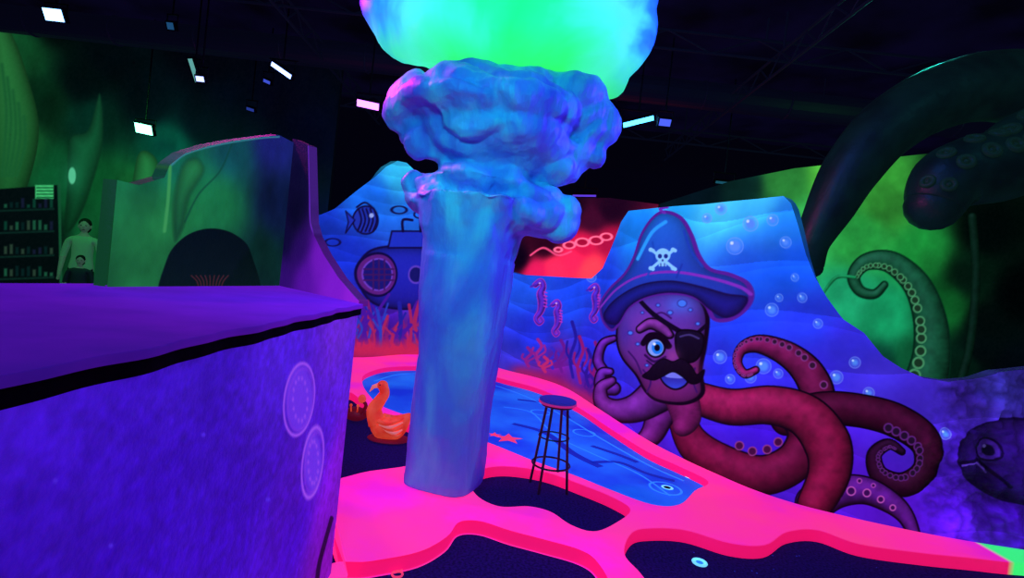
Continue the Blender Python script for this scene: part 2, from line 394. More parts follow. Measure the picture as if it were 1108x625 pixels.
for (x,y,h,c) in [(583,393,26,(150,35,140)),(598,398,22,(50,40,190)),(608,402,34,(100,25,140)),(620,408,60,(30,25,150)),(628,414,50,(140,25,110)),(637,418,40,(35,20,140)),(645,424,54,(130,20,110)),(572,396,20,(130,30,140)),(640,430,24,(50,20,140)),(590,402,16,(180,40,110))]:
    line([(x,y),(x-3,y-h*.35),(x+3,y-h*.7),(x-1,y-h)],1.7,c); line([(x,y-h*.3),(x+7,y-h*.5),(x+6,y-h*.75)],1.1,c); line([(x,y-h*.25),(x-7,y-h*.45),(x-6,y-h*.65)],1.1,c)
for k in range(10): B(562+k*9.5,402+k*3.3+max(0,k-5)*1.5,10,7,(160,30,90),.7)
for (x,y,r) in [(812,242,8),(780,226,6),(836,238,6),(795,266,9),(765,236,5),(850,262,6),(835,335,7),(843,322,4),(779,386,7),(826,396,8),(812,408,6),(842,404,5),(905,408,7),(925,392,6),(868,322,5),(820,447,10),(790,410,5),(680,440,6),(640,300,5),(885,350,5),(940,425,6),(1025,470,6),(860,300,4)]:
    E(x,y,r,r,(80,140,245),.2); E(x,y,r,r,(120,160,250),.6,ring=1.1); E(x-r*.35,y-r*.35,r*.22,r*.22,(190,220,255),.8)
# --- octopus
DK=(8,0,14)
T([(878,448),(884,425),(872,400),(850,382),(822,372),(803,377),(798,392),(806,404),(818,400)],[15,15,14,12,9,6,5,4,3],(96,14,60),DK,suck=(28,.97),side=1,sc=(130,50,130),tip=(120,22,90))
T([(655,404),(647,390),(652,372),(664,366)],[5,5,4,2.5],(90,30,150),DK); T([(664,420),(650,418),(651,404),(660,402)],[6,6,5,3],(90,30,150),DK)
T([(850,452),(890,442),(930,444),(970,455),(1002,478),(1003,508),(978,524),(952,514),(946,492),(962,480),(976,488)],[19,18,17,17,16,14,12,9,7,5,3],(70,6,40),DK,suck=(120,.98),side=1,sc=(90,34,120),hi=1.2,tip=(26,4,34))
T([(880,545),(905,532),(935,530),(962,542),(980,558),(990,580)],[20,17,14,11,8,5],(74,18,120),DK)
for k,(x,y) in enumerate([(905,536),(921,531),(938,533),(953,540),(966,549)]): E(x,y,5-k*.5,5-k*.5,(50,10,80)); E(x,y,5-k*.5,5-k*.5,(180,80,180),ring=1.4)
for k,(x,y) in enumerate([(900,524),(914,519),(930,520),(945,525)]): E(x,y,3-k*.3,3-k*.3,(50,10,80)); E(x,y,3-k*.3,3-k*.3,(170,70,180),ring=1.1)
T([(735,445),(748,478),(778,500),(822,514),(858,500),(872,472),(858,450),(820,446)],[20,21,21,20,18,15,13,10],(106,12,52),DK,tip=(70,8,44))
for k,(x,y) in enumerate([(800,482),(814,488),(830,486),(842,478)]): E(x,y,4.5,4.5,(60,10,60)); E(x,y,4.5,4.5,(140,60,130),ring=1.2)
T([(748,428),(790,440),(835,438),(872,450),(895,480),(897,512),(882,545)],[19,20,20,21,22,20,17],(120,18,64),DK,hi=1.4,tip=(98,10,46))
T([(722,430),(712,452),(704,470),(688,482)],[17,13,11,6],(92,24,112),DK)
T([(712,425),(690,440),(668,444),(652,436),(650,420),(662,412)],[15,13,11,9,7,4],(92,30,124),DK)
T([(735,425),(742,450),(738,462)],[20,16,10],(104,20,84),None)
head=[(668,352),(674,335),(690,322),(722,314),(752,320),(765,340),(763,372),(758,400),(760,425),(742,436),(715,434),(700,425),(688,405),(674,388),(668,372)]
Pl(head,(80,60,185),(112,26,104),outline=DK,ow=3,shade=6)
B(700,350,18,16,(120,50,160),.6); B(735,330,16,10,(60,120,230),.6); B(748,400,12,12,(140,34,90),.5); B(690,385,10,12,(100,40,140),.5); B(715,422,16,9,(110,30,90),.5); B(676,360,6,14,(60,40,150),.6)
for (x,y,r) in [(738,328,5),(725,338,3),(682,360,3),(690,372,2.4),(755,350,2.6),(700,395,2.2),(747,335,2.4),(712,330,2.4),(695,338,2)]: E(x,y,r,r*.8,(60,120,230),.6); E(x,y,r,r*.8,(30,20,120),.6,ring=1)
for pts_ in ([(696,400),(704,412),(700,424)],[(752,398),(750,412),(754,424)],[(706,342),(716,338),(726,344)],[(680,380),(688,390),(694,404)]): line(pts_,1,(50,12,90),.8)
T([(692,356),(703,350),(714,353),(724,362)],[3.5,5,5.5,3],(104,40,130),DK)
line([(688,320),(705,338),(725,352),(742,362)],2.6,(8,4,26)); line([(752,362),(764,352)],2,(8,4,26))
E(709,375,11,12,DK); E(709,376,8.5,9,(130,165,235)); E(711,376,6,6.8,(24,120,230)); E(711,376,3,3.6,(0,0,10)); E(708,372,1.6,1.6,(230,240,255))
line([(696,371),(703,363),(715,364),(723,374)],3.4,DK); line([(698,384),(708,391),(720,386)],1.3,(40,10,70)); line([(700,390),(710,396),(720,392)],1,(40,10,70))
Pl([(732,360),(746,357),(760,362),(760,378),(752,390),(740,391),(732,380)],(16,10,40),(4,2,12),outline=(0,0,6),ow=2)
line([(736,364),(746,362),(756,366)],1,(60,50,110))
B(728,385,7,8,(150,60,140),.6)
Pl([(714,402),(730,399),(746,404),(742,416),(730,421),(718,414)],(40,20,120),(50,70,210),outline=DK,ow=2)
Pl([(720,404),(730,402),(741,405),(739,409),(722,408)],(110,120,225),smooth=4)
Pl([(728,391),(738,388),(748,396),(754,405),(762,400),(758,412),(748,415),(738,407),(728,402),(717,407),(707,411),(695,407),(702,401),(708,394),(718,388)],(18,8,30),(4,0,8),outline=(0,0,4),ow=1.2)
Pl([(719,229),(706,236),(694,254),(686,278),(676,296),(660,312),(650,328),(652,346),(662,357),(671,348),(680,333),(700,321),(724,317),(748,320),(764,330),(773,345),(790,345),(806,334),(813,320),(808,306),(790,297),(768,291),(756,276),(748,254),(737,236)],(28,112,222),(30,20,140),outline=(80,26,140),ow=3.4,shade=7,sk=.4)
Pl([(654,338),(668,322),(694,308),(726,304),(758,310),(786,318),(808,322),(800,337),(784,343),(768,334),(750,320),(724,316),(698,321),(680,332),(668,350),(656,348)],(24,40,160),(25,12,110),outline=INK,ow=1.6,al=.75,shade=5)
line([(690,280),(705,252),(720,240)],2.2,(40,160,245),.6); line([(650,332),(668,312),(694,298),(728,294),(766,300),(800,310),(812,318)],1.5,(120,44,180),.9)
line([(740,250),(748,272),(760,288)],1.6,(20,60,170),.7); line([(700,300),(708,280),(706,262)],1.3,(20,70,180),.6); line([(732,300),(738,286)],1.3,(20,50,160),.6)
line([(719,230),(714,226),(722,224)],1.5,(104,40,170))
WS=(130,205,250)
line([(705,270),(729,290)],1.6,WS); line([(729,270),(705,290)],1.6,WS)
for x,y in [(705,270),(729,290),(729,270),(705,290)]: E(x-1,y,2.3,2.3,WS); E(x+1.5,y+1,2,2,WS)
E(717,276,8,7.5,WS); Pl([(712,281),(722,281),(721,288),(713,288)],WS,smooth=0)
E(714,277,2.2,2.4,(20,40,130)); E(720.5,277,2.2,2.4,(20,40,130)); E(717,281.5,1,1.2,(20,40,130)); line([(715,285),(715,288)],.5,(20,40,130)); line([(719,285),(719,288)],.5,(20,40,130))
Pl([(1040,492),(1052,470),(1078,458),(1108,455),(1150,465),(1150,545),(1108,548),(1078,538),(1052,520),(1044,506)],(44,16,120),(24,6,74),outline=(16,4,50),ow=3,shade=9,al=.8)
E(1078,490,13,12,(60,26,150)); E(1078,490,13,12,(16,4,50),ring=2.4); E(1080,491,6,6,(14,6,50)); E(1077,487,2,2,(120,100,220))
line([(1046,503),(1064,500),(1080,512),(1100,530)],1.8,(12,2,40)); line([(1056,468),(1080,474),(1100,470)],2.2,(30,10,90)); line([(1046,506),(1064,504),(1078,516)],1,(80,50,170))
msk=np.clip((mw.SS-mw.px(990,470)[0])/.3,0,1)
rk=fbm(mw.SS*5,mw.Z*5,21,5); rk2=np.abs(fbm(mw.SS*9,mw.Z*9,31,4)-.47)*2
mw.col*=(1-msk[...,None])+msk[...,None]*np.clip(.3+1.1*rk+1.0*rk2,0,1.7)[...,None]  # bump shading painted into the rock colour: hollows darker, ridges lighter
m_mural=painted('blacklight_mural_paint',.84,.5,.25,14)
# rock relief is carved back into the wall, so nothing protrudes over the course border
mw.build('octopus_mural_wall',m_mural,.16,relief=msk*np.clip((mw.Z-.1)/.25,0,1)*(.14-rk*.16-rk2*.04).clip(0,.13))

# ================================================================== GREEN MURALS
gl=Sheet([(-10.4,9.9),(-3.7,9.9)],None,0,zt=5.45,res=1.2,rows=300)
gl.field([(20,60,(14,70,36)),(10,150,(36,130,62)),(50,110,(5,40,22)),(60,20,(0,8,8)),(120,60,(1,10,14)),(100,130,(3,40,30)),(90,90,(1,14,14)),(70,190,(12,90,48)),(30,250,(3,16,14)),(100,200,(12,88,44)),(150,210,(22,105,52)),(120,280,(14,84,42)),(200,230,(16,84,44)),(180,160,(4,70,56)),(160,110,(1,12,18)),(220,130,(1,10,20)),(250,120,(1,8,20)),(300,100,(2,4,16)),(220,60,(2,4,12)),(200,20,(1,2,8)),(300,30,(2,2,12)),(320,150,(2,5,24)),(290,200,(6,34,28)),(330,250,(4,12,40))],4)  # fade into darkness above and to the right is put into the paint
gl.col*=(.6+.85*fbm(gl.SS*2.5,gl.Z*1.3,5,5))[...,None]
gl.poly([(-10,10),(14,40),(32,90),(42,135),(36,180),(18,225),(-10,240)],(50,145,72),(26,95,46),shade=10)
for k in range(5): gl.tube([(2+k*6,70+k*14),(7+k*5,125+k*8),(2+k*4,190)],[2.5],(26,96,50),None,shade=False,al=.35)
gl.poly([(150,166),(168,170),(172,195),(160,225),(168,262),(172,312),(118,312),(126,270),(140,215)],(44,140,78),(22,94,52),shade=8,al=.75)
gl.poly([(75,150),(95,140),(108,100),(112,150),(100,200),(84,240),(70,250),(72,200)],(26,120,76),(12,76,42),shade=10,al=.4)
gl.ell(146,290,21,27,(3,24,16))
gl.poly([(-10,205),(62,200),(66,315),(-10,315)],(3,14,16),(2,10,12),smooth=0)
for yy in (226,250,276,300):
    gl.tube([(0,yy+2),(58,yy)],[1.0],(10,40,34),None,shade=False)
    for k in range(9):
        xx=4+k*6.2; hh=random.uniform(5,13); cc_=random.choice([(10,60,46),(26,84,60),(6,34,34),(40,64,50),(20,26,50)])
        gl.poly([(xx,yy-hh),(xx+4,yy-hh),(xx+4,yy-1),(xx,yy-1)],cc_,smooth=0,al=.6)
gl.poly([(38,200),(58,200),(58,215),(38,215)],(70,200,120),smooth=0,al=.8)
for k in range(4): gl.tube([(40,203+k*3.5),(57,203+k*3.5)],[.6],(6,70,40),None,shade=False)
gl.tube([(64,200),(66,312)],[1.5],(20,80,50),None,shade=False)
gl.ell(78,190,4,9,(120,225,180)); gl.blob(78,190,12,18,(40,160,110),.4)  # light spot and its soft halo painted on the wall
m_green=painted('green_mural_paint',.8,.4,.3,6)
gl.build('jungle_mural_wall',m_green,.1)

gr=Sheet([(2.2,8.2),(8.9,8.2)],[(700,225),(740,212),(790,196),(860,182),(950,172),(1060,160),(1170,150)],0,res=1.2,rows=280)
gr.field([(760,200,(3,16,26)),(800,198,(10,44,42)),(850,195,(46,130,56)),(900,190,(84,180,64)),(960,215,(56,150,56)),(930,260,(44,165,72)),(1000,275,(26,130,54)),(1025,330,(16,100,42)),(960,340,(20,140,90)),(990,390,(14,90,54)),(1050,300,(3,26,16)),(1066,250,(0,5,5)),(1066,350,(1,8,8)),(1100,320,(0,3,4)),(1090,400,(1,6,12)),(1062,380,(1,8,10)),(920,320,(28,155,105)),(880,240,(54,165,80)),(1050,180,(0,10,8)),(1045,395,(3,30,20)),(950,400,(8,56,44))],4.5)  # yellow-green glow and the darkness right of it painted into the panel
gr.col*=(.6+.8*fbm(gr.SS*2,gr.Z*2,9,5))[...,None]
gr.tube([(1000,420),(1008,385),(1006,345),(992,308),(965,284),(938,283),(924,298),(930,314),(946,318),(957,308)],[24,20,17,14,11,8,6,5,4,3],(18,76,52),(4,40,26),suck=(10,.8),side=-1,sc=(74,150,104),al=.8)
gr.tube([(925,300),(905,300),(890,318)],[2,2,1.5],(16,120,70),None,al=.7); gr.tube([(1052,235),(1056,300),(1050,370),(1040,410)],[5],(4,30,20),None,al=.7)
gr.build('green_tentacle_mural_wall',m_green,.1)

rd=Sheet([(-.6,10.6),(3.4,10.6)],[(520,228),(560,226),(620,214),(660,214),(720,222)],0,res=1.2,rows=220)
rd.field([(560,280,(8,0,16)),(590,266,(36,2,22)),(600,290,(250,40,86)),(640,290,(255,60,80)),(620,280,(250,34,84)),(630,266,(200,20,70)),(660,262,(160,14,60)),(600,245,(24,2,24)),(640,236,(50,6,36)),(580,294,(220,24,84)),(670,285,(200,24,70)),(620,225,(14,2,20)),(660,225,(20,2,24))],4.5)  # red light on the wall painted in, dying to black upwards
for x,y,r in [(604,270,4),(616,265,6),(630,262,7),(645,260,7),(656,256,6)]: rd.ell(x,y,r,r*.6,(150,10,50)); rd.ell(x,y,r,r*.6,(255,110,150),ring=1.6)
rd.tube([(574,276),(588,268),(604,276),(618,272)],[1],(230,70,120),None,shade=False)
rd.build('red_mural_wall',painted('red_glow_mural_paint',1.2,.6),.1)

# ================================================================== MINI GOLF COURSE
def zl(pts,z,n=6): return catmull([on_z(x,y,z)[:2] for x,y in pts],n,True)
H1=[(396,404),(420,397),(460,396),(500,398),(545,410),(585,421),(625,440),(660,463),(700,488),(735,504),(766,520),(752,530),(735,545),(705,545),(660,529),(620,513),(580,499),(548,486),(522,476),(480,462),(440,449),(412,438),(398,425),(392,413)]
H2=[(508,516),(526,506),(552,504),(590,510),(630,524),(664,538),(682,551),(664,566),(642,574),(618,567),(596,553),(572,547),(540,547),(516,535)]
H3=[(352,613),(400,606),(452,596),(482,580),(496,564),(520,563),(552,573),(590,583),(628,594),(648,608),(662,640),(640,700),(560,760),(380,760),(330,690)]
H4=[(684,576),(704,571),(742,573),(790,587),(828,589),(852,575),(885,573),(930,588),(1000,598),(1075,606),(1180,622),(1220,700),(1000,780),(800,780),(716,650),(694,620),(676,598)]
H5=[(320,424),(372,423),(388,430),(403,443),(437,456),(468,470),(474,486),(460,499),(437,504),(400,509),(330,518),(300,470)]
ztop=.09
outer=[p for p in catmull([on_z(x,y,ztop)[:2] for x,y in plan_px[:-1]],8)]
oa=np.array(outer); tg=np.gradient(oa,axis=0); tg/=np.linalg.norm(tg,axis=1)[:,None]; nrm_=np.stack([tg[:,1],-tg[:,0]],1)
oa=oa+nrm_*.02
closing=[on_z(1200,640,ztop)[:2]+np.array([.35,-.3]),on_z(1150,900,ztop)[:2],on_z(700,1000,ztop)[:2],on_z(380,1000,ztop)[:2],np.array([-.62,1.35]),np.array([-.66,2.5]),np.array([-1.25,3.75]),np.array([-3.6,5.0]),np.array([-4.0,8.0])]
outl=np.vstack([oa,np.array(closing)])
m_pink,nt,b=new_mat('fluorescent_pink_paint')
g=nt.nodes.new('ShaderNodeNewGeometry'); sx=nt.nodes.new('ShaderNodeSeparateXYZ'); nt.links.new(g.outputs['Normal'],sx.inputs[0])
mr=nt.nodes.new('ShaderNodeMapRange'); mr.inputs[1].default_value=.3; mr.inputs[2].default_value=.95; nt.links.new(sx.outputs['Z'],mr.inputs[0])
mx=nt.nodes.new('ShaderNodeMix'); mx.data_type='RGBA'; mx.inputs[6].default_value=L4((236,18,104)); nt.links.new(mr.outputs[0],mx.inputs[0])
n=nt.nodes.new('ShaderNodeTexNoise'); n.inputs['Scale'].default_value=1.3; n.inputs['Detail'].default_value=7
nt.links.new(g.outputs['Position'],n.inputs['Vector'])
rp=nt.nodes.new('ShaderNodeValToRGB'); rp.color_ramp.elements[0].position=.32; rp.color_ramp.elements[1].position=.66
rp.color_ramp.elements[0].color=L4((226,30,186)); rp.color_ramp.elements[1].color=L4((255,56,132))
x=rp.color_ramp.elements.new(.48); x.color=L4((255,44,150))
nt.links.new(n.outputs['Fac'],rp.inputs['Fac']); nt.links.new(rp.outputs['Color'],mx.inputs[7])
sp=nt.nodes.new('ShaderNodeSeparateXYZ'); nt.links.new(g.outputs['Position'],sp.inputs[0])
gx=on_z(1075,597,ztop)[0]
mg=nt.nodes.new('ShaderNodeMapRange'); mg.inputs[1].default_value=gx-.02; mg.inputs[2].default_value=gx+.03; nt.links.new(sp.outputs['X'],mg.inputs[0])
m2=nt.nodes.new('ShaderNodeMix'); m2.data_type='RGBA'; nt.links.new(mg.outputs[0],m2.inputs[0]); nt.links.new(mx.outputs[2],m2.inputs[6]); m2.inputs[7].default_value=L4((60,245,120))  # green glow at the right end put into the border colour
nt.links.new(m2.outputs[2],b.inputs['Base Color']); nt.links.new(m2.outputs[2],b.inputs['Emission Color']); b.inputs['Emission Strength'].default_value=.9
b.inputs['Roughness'].default_value=.6; b.inputs['Specular IOR Level'].default_value=.2
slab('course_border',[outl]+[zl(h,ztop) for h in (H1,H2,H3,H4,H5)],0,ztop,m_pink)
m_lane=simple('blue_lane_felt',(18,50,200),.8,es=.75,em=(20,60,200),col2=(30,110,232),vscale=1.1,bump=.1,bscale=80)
lane=empty('golf_lane')
slab('lane_felt',[zl(H1,.02)*1.0],0.001,.02,m_lane,lane,bevel=.002)
m_cy=simple('cyan_line_paint',(50,140,235),.7,em=(44,140,235),es=.7); m_dkb=simple('navy_line_paint',(20,42,170),.8,em=(20,42,170),es=.65)
m_or=simple('coral_orange_paint',(235,60,90),.7,em=(235,60,110),es=.8); m_wh=simple('glow_white_paint',(120,220,255),.6,em=(120,220,255),es=.9); m_hole=simple('cup_black',(3,3,10),.9)
bm=bmesh.new()
def rb(pts,w,mi,z=.023): ribbon(bm,catmull([on_z(x,y,z)[:2] for x,y in pts],6),w,z,mi)
rb([(405,412),(440,404),(500,408),(560,425),(610,450),(650,474),(700,502),(740,520)],.025,0)
rb([(545,440),(575,446),(600,470),(640,490),(690,512),(725,536)],.02,0)
rb([(555,458),(590,468),(620,490),(650,505)],.09,1); rb([(560,432),(600,438),(615,452)],.08,1); rb([(640,500),(670,500),(700,512),(730,520)],.06,1); rb([(640,482),(670,492),(690,500)],.07,1)
for (x,y,r) in [(632,468,.12),(585,446,.12),(720,528,.13)]:
    c=on_z(x,y,.023); rb_pts=[(c[0]+math.cos(a)*r,c[1]+math.sin(a)*r) for a in np.linspace(0,2*math.pi,25)]; ribbon(bm,rb_pts,.02,.0235,0)
def star(x,y,r,mi):
    c=on_z(x,y,.025); vs=[bm.verts.new((c[0]+math.cos(k*math.pi/5+.3)*(r if k%2==0 else r*.42),c[1]+math.sin(k*math.pi/5+.3)*(r if k%2==0 else r*.42),.0245)) for k in range(10)]
    f=bm.faces.new(vs); f.material_index=mi
star(550,474,.16,2); star(535,470,.08,2)
def disc(x,y,r,mi,z=.0245,sxx=1):
    c=on_z(x,y,z); f=bm.faces.new([bm.verts.new((c[0]+math.cos(a)*r*sxx,c[1]+math.sin(a)*r,z)) for a in np.linspace(0,2*math.pi,24,endpoint=False)]); f.material_index=mi
disc(722,527,.05,3,.026); disc(722,527,.03,4,.028); disc(745,516,.03,3)
bm_obj('lane_artwork',bm,[m_cy,m_dkb,m_or,m_wh,m_hole],lane)
bm=bmesh.new(); disc(757,608,.045,3,.004); disc(757,608,.022,0,.006); c=on_z(757,608,.006); add_torus(bm,c,(0,0,1),.042,.006,24,6,3)
bm_obj('golf_hole_cup',bm,[m_cy,m_dkb,m_or,m_wh,m_hole])
bm=bmesh.new(); c=on_z(430,618,.006)
for dy,rr in ((-.022,.024),(.024,.028)): add_torus(bm,(c[0]+dy*.2,c[1]-dy,.006),(0,0,1),rr,.006,20,6,2)
bm_obj('hole_number_marking',bm,[m_cy,m_dkb,m_or,m_wh,m_hole])
bm=bmesh.new()
for k in range(26):
    x=random.uniform(380,1050); y=random.uniform(575,622)
    if 455<x<690: continue
    disc(x,y,random.uniform(.003,.006),3,.004)
bm_obj('carpet_glow_flecks',bm,[m_cy,m_dkb,m_or,m_dkb,m_hole])

# ================================================================== PILLAR / MUSHROOM TORCH
pb=on_z(478,540,ztop); PY=pb[1]+.27
torch=empty('coral_torch_pillar')
m_pil,nt,b=new_mat('sculpted_plaster')
tc=nt.nodes.new('ShaderNodeTexCoord')
n=nt.nodes.new('ShaderNodeTexNoise'); n.inputs['Scale'].default_value=2.2; n.inputs['Detail'].default_value=7; n.inputs['Distortion'].default_value=.6
mp=nt.nodes.new('ShaderNodeMapping'); mp.inputs['Scale'].default_value=(1.6,1.6,.5); nt.links.new(tc.outputs['Object'],mp.inputs[0]); nt.links.new(mp.outputs[0],n.inputs['Vector'])
rp=nt.nodes.new('ShaderNodeValToRGB'); e=rp.color_ramp.elements; e[0].position=.3; e[0].color=L4((96,84,200)); e[1].position=.7; e[1].color=L4((110,215,215))
x=e.new(.5); x.color=L4((90,145,205))
nt.links.new(n.outputs['Fac'],rp.inputs['Fac']); nt.links.new(rp.outputs['Color'],b.inputs['Base Color']); b.inputs['Emission Color'].default_value=L4((40,40,230)); b.inputs['Emission Strength'].default_value=.12  # small blue emission stands in for light on the plaster
n2=nt.nodes.new('ShaderNodeTexNoise'); n2.inputs['Scale'].default_value=9; n2.inputs['Detail'].default_value=8; nt.links.new(mp.outputs[0],n2.inputs['Vector'])
bp=nt.nodes.new('ShaderNodeBump'); bp.inputs['Strength'].default_value=.55; bp.inputs['Distance'].default_value=.05; nt.links.new(n2.outputs['Fac'],bp.inputs['Height']); nt.links.new(bp.outputs['Normal'],b.inputs['Normal'])
b.inputs['Roughness'].default_value=.42
K=PY/F
def organic(name,lobes,voxel,mat,disp,parent,dk=.8,extra=None,seed=0,fq=3.0,sm=6,ridge=None):
    bm=bmesh.new()
    for (x,y,rx,ry) in lobes:
        c=on_y(x,y,PY); add_ell(bm,c,(rx*K,max(rx,ry)*K*dk,ry*K),24)
    if extra: extra(bm)
    ob=bm_obj(name+'_t',bm,mat)
    md=ob.modifiers.new('r','REMESH'); md.mode='VOXEL'; md.voxel_size=voxel
    md=ob.modifiers.new('s','SMOOTH'); md.iterations=sm; md.factor=.6
    o=bake(ob,name,[mat],parent)
    nr=[v.normal.copy() for v in o.data.vertices]
    for v,nm in zip(o.data.vertices,nr):
        p=v.co.copy(); w_=1.0
        if p.z<ztop+.05 and ridge: continue
        if ridge: w_=min(max((p.z-ridge+.15)/.3,.3),1.0)
        d=mnoise.fractal(p*fq+Vector((seed,0,0)),1.0,2.0,4)*disp*w_
        if ridge and p.z>ridge-.2:
            q=p+Vector((.12*math.sin(p.z*6),0,.15*math.sin(p.x*5+1)))
            rv=1-abs(mnoise.noise(q*2.2+Vector((seed*1.7,3,1))))*2.2
            d-=max(0,rv-.6)*.10*w_
        v.co=p+nm*d
    return o
def shaft(bm):
    seg=60; rings=[]
    base=on_y(479,532,PY); topc=on_y(516,215,PY); zt_=topc[2]; z0=ztop+.002; zs=np.linspace(z0,zt_,70)
    for z in zs:
        t=z/zt_; u=max(0,(z-base[2])/(zt_-base[2])); cx=base[0]+(topc[0]-base[0])*u; rx=(41+10.5*u)*K+.008*math.sin(z*5)
        if z<.2: rx+=.02*(1-z/.2)
        if t>.80: rx+=.12*((t-.80)/.2)**1.6
        ring=[]
        for k in range(seg):
            a=2*math.pi*k/seg; rot=-.32
            c,s_=math.cos(a-rot),math.sin(a-rot)
            rr=rx/((abs(c)**3.8+abs(s_)**3.8)**(1/3.8))*.89
            ring.append(bm.verts.new((cx+rr*math.cos(a),PY+rr*math.sin(a)*.9,z)))
        rings.append(ring)
    for i in range(len(rings)-1):
        for k in range(seg): bm.faces.new((rings[i][k],rings[i][(k+1)%seg],rings[i+1][(k+1)%seg],rings[i+1][k]))
    bm.faces.new(rings[0][::-1]); bm.faces.new(rings[-1])
organic('column_and_cap',[(456,200,24,18),(474,216,36,22),(500,228,46,24),(545,232,52,22),(585,232,32,24),(606,240,18,22),(612,226,14,14),(520,196,56,18),(570,212,38,14),
  (442,112,31,34),(468,96,38,22),(515,90,52,19),(570,93,50,20),(615,104,42,26),(642,140,28,34),(632,168,30,22),(600,184,32,15),(456,150,24,24),(478,166,20,15),(540,150,85,38),(530,120,100,36),(545,182,46,20)],.018,m_pil,.05,torch,seed=9,fq=2.6,sm=5,extra=shaft,ridge=float(on_y(520,250,PY)[2]))
m_fl,nt,b=new_mat('glowing_resin_flame')
tc=nt.nodes.new('ShaderNodeTexCoord'); n=nt.nodes.new('ShaderNodeTexNoise'); n.inputs['Scale'].default_value=1.3; n.inputs['Detail'].default_value=4; n.inputs['Distortion'].default_value=.6
nt.links.new(tc.outputs['Object'],n.inputs['Vector'])
sp=nt.nodes.new('ShaderNodeSeparateXYZ'); nt.links.new(tc.outputs['Object'],sp.inputs[0])
zb_=float(on_y(560,92,PY)[2]); zt2=float(on_y(540,45,PY)[2])
cx_=float(on_y(556,30,PY)[0]); hw=float(150*K)
def mth(op,a,b_=None,c_=None):
    m=nt.nodes.new('ShaderNodeMath'); m.operation=op
    for i,v_ in enumerate((a,b_,c_)):
        if v_ is None: continue
        if isinstance(v_,(int,float)): m.inputs[i].default_value=v_
        else: nt.links.new(v_,m.inputs[i])
    return m.outputs[0]
ax_=mth('MULTIPLY',mth('ABSOLUTE',mth('SUBTRACT',sp.outputs['X'],cx_)),1/hw)
rad=mth('ADD',ax_,mth('MULTIPLY_ADD',n.outputs['Fac'],.9,-.45))
rp=nt.nodes.new('ShaderNodeValToRGB'); e=rp.color_ramp.elements; e[0].position=.0; e[0].color=L4((24,250,130)); e[1].position=1.06 if False else 1.0; e[1].color=L4((22,36,235))
for p_,c_ in ((.3,(34,250,160)),(.5,(60,242,215)),(.74,(80,232,245)),(.88,(44,140,245))):
    x=e.new(p_); x.color=L4(c_)
nt.links.new(rad,rp.inputs['Fac'])
mz=nt.nodes.new('ShaderNodeMapRange'); mz.inputs[1].default_value=zb_; mz.inputs[2].default_value=zt2; mz.inputs[3].default_value=.85; mz.inputs[4].default_value=0; nt.links.new(mth('MULTIPLY_ADD',n.outputs['Fac'],.3,mth('SUBTRACT',sp.outputs['Z'],.15)),mz.inputs[0])
mm=nt.nodes.new('ShaderNodeMix'); mm.data_type='RGBA'; nt.links.new(mz.outputs[0],mm.inputs[0]); nt.links.new(rp.outputs['Color'],mm.inputs[6]); mm.inputs[7].default_value=L4((48,225,70))
nt.links.new(mm.outputs[2],b.inputs['Emission Color']); b.inputs['Emission Strength'].default_value=1.1; mm3=nt.nodes.new('ShaderNodeMix'); mm3.data_type='RGBA'; mm3.inputs[0].default_value=.3; mm3.inputs[6].default_value=(0,0,0,1); nt.links.new(mm.outputs[2],mm3.inputs[7]); nt.links.new(mm3.outputs[2],b.inputs['Base Color'])
b.inputs['Roughness'].default_value=.5; b.inputs['Specular IOR Level'].default_value=.1
organic('flame_bowl',[(455,20,50,52),(500,40,70,42),(560,42,85,44),(620,38,72,56),(655,74,28,34),(675,40,34,46),(430,-10,40,50),(670,-10,42,60),(550,-30,130,70),(550,-90,110,60),(520,-150,60,70),(590,-130,50,60)],.03,m_fl,.04,torch,dk=.75,seed=5,fq=2.5)

# ================================================================== PIRATE SHIP
ship=empty('pirate_ship')
ZL=1.42
c0=on_z(388,331,ZL)[:2]
nearp=on_z(0,412,ZL)[:2]
dirv=(nearp-c0)/np.linalg.norm(nearp-c0)
back0=on_z(302,311,ZL)[:2]; backn=on_z(0,315,ZL)[:2]; bdir=(backn-back0)/np.linalg.norm(backn-back0); backend=back0+bdir*4.2
hs=Sheet([c0+dirv*2.25,c0],None,0,zt=ZL-.035,res=1.0,rows=420)
hs.field([(10,450,(66,22,200)),(100,450,(60,18,196)),(200,430,(64,22,205)),(300,400,(80,30,220)),(370,360,(120,44,230)),(375,400,(100,34,228)),(350,470,(84,24,220)),(10,560,(54,12,186)),(150,560,(52,10,184)),(250,560,(56,12,188)),(320,580,(66,12,200)),(352,560,(120,18,200)),(354,600,(130,16,180)),(200,500,(56,14,192)),(365,500,(130,24,215))],3)  # pink glow near the far corner painted into the hull colours
hs.col*=(.82+.36*fbm(hs.SS*40,hs.Z*40,2,3))[...,None]; hs.col*=(.88+.32*fbm(hs.SS*3,hs.Z*3,8,3))[...,None]
def ringmark(x,y,rx,ry):
    hs.ell(x,y,rx,ry,(110,50,235),.3); hs.ell(x,y,rx,ry,(160,80,245),.8,ring=1.8,ang=.12); hs.ell(x+1,y,rx*.82,ry*.86,(140,60,235),.5,ring=1.2,ang=.12)
    for k in range(14):
        a=k*.45; hs.ell(x+math.cos(a)*rx*.5,y+math.sin(a)*ry*.6,1.3,3,(160,80,245),.5)
ringmark(325,432,16,39); ringmark(339,500,11,38)
for x,y in [(60,520),(220,470),(290,540),(120,590)]: hs.ell(x,y,3,3,(80,40,230),.5)
hs.tube([(359,560),(352,585),(345,612),(342,640)],[2.2],(20,4,60),None,shade=False,al=.9)
m_hull=painted('purple_canvas_paint',.78,.35,.5,90)
hs.build('hull_side',m_hull,.08,parent=ship)
endc=c0+np.array([-.62,.95])
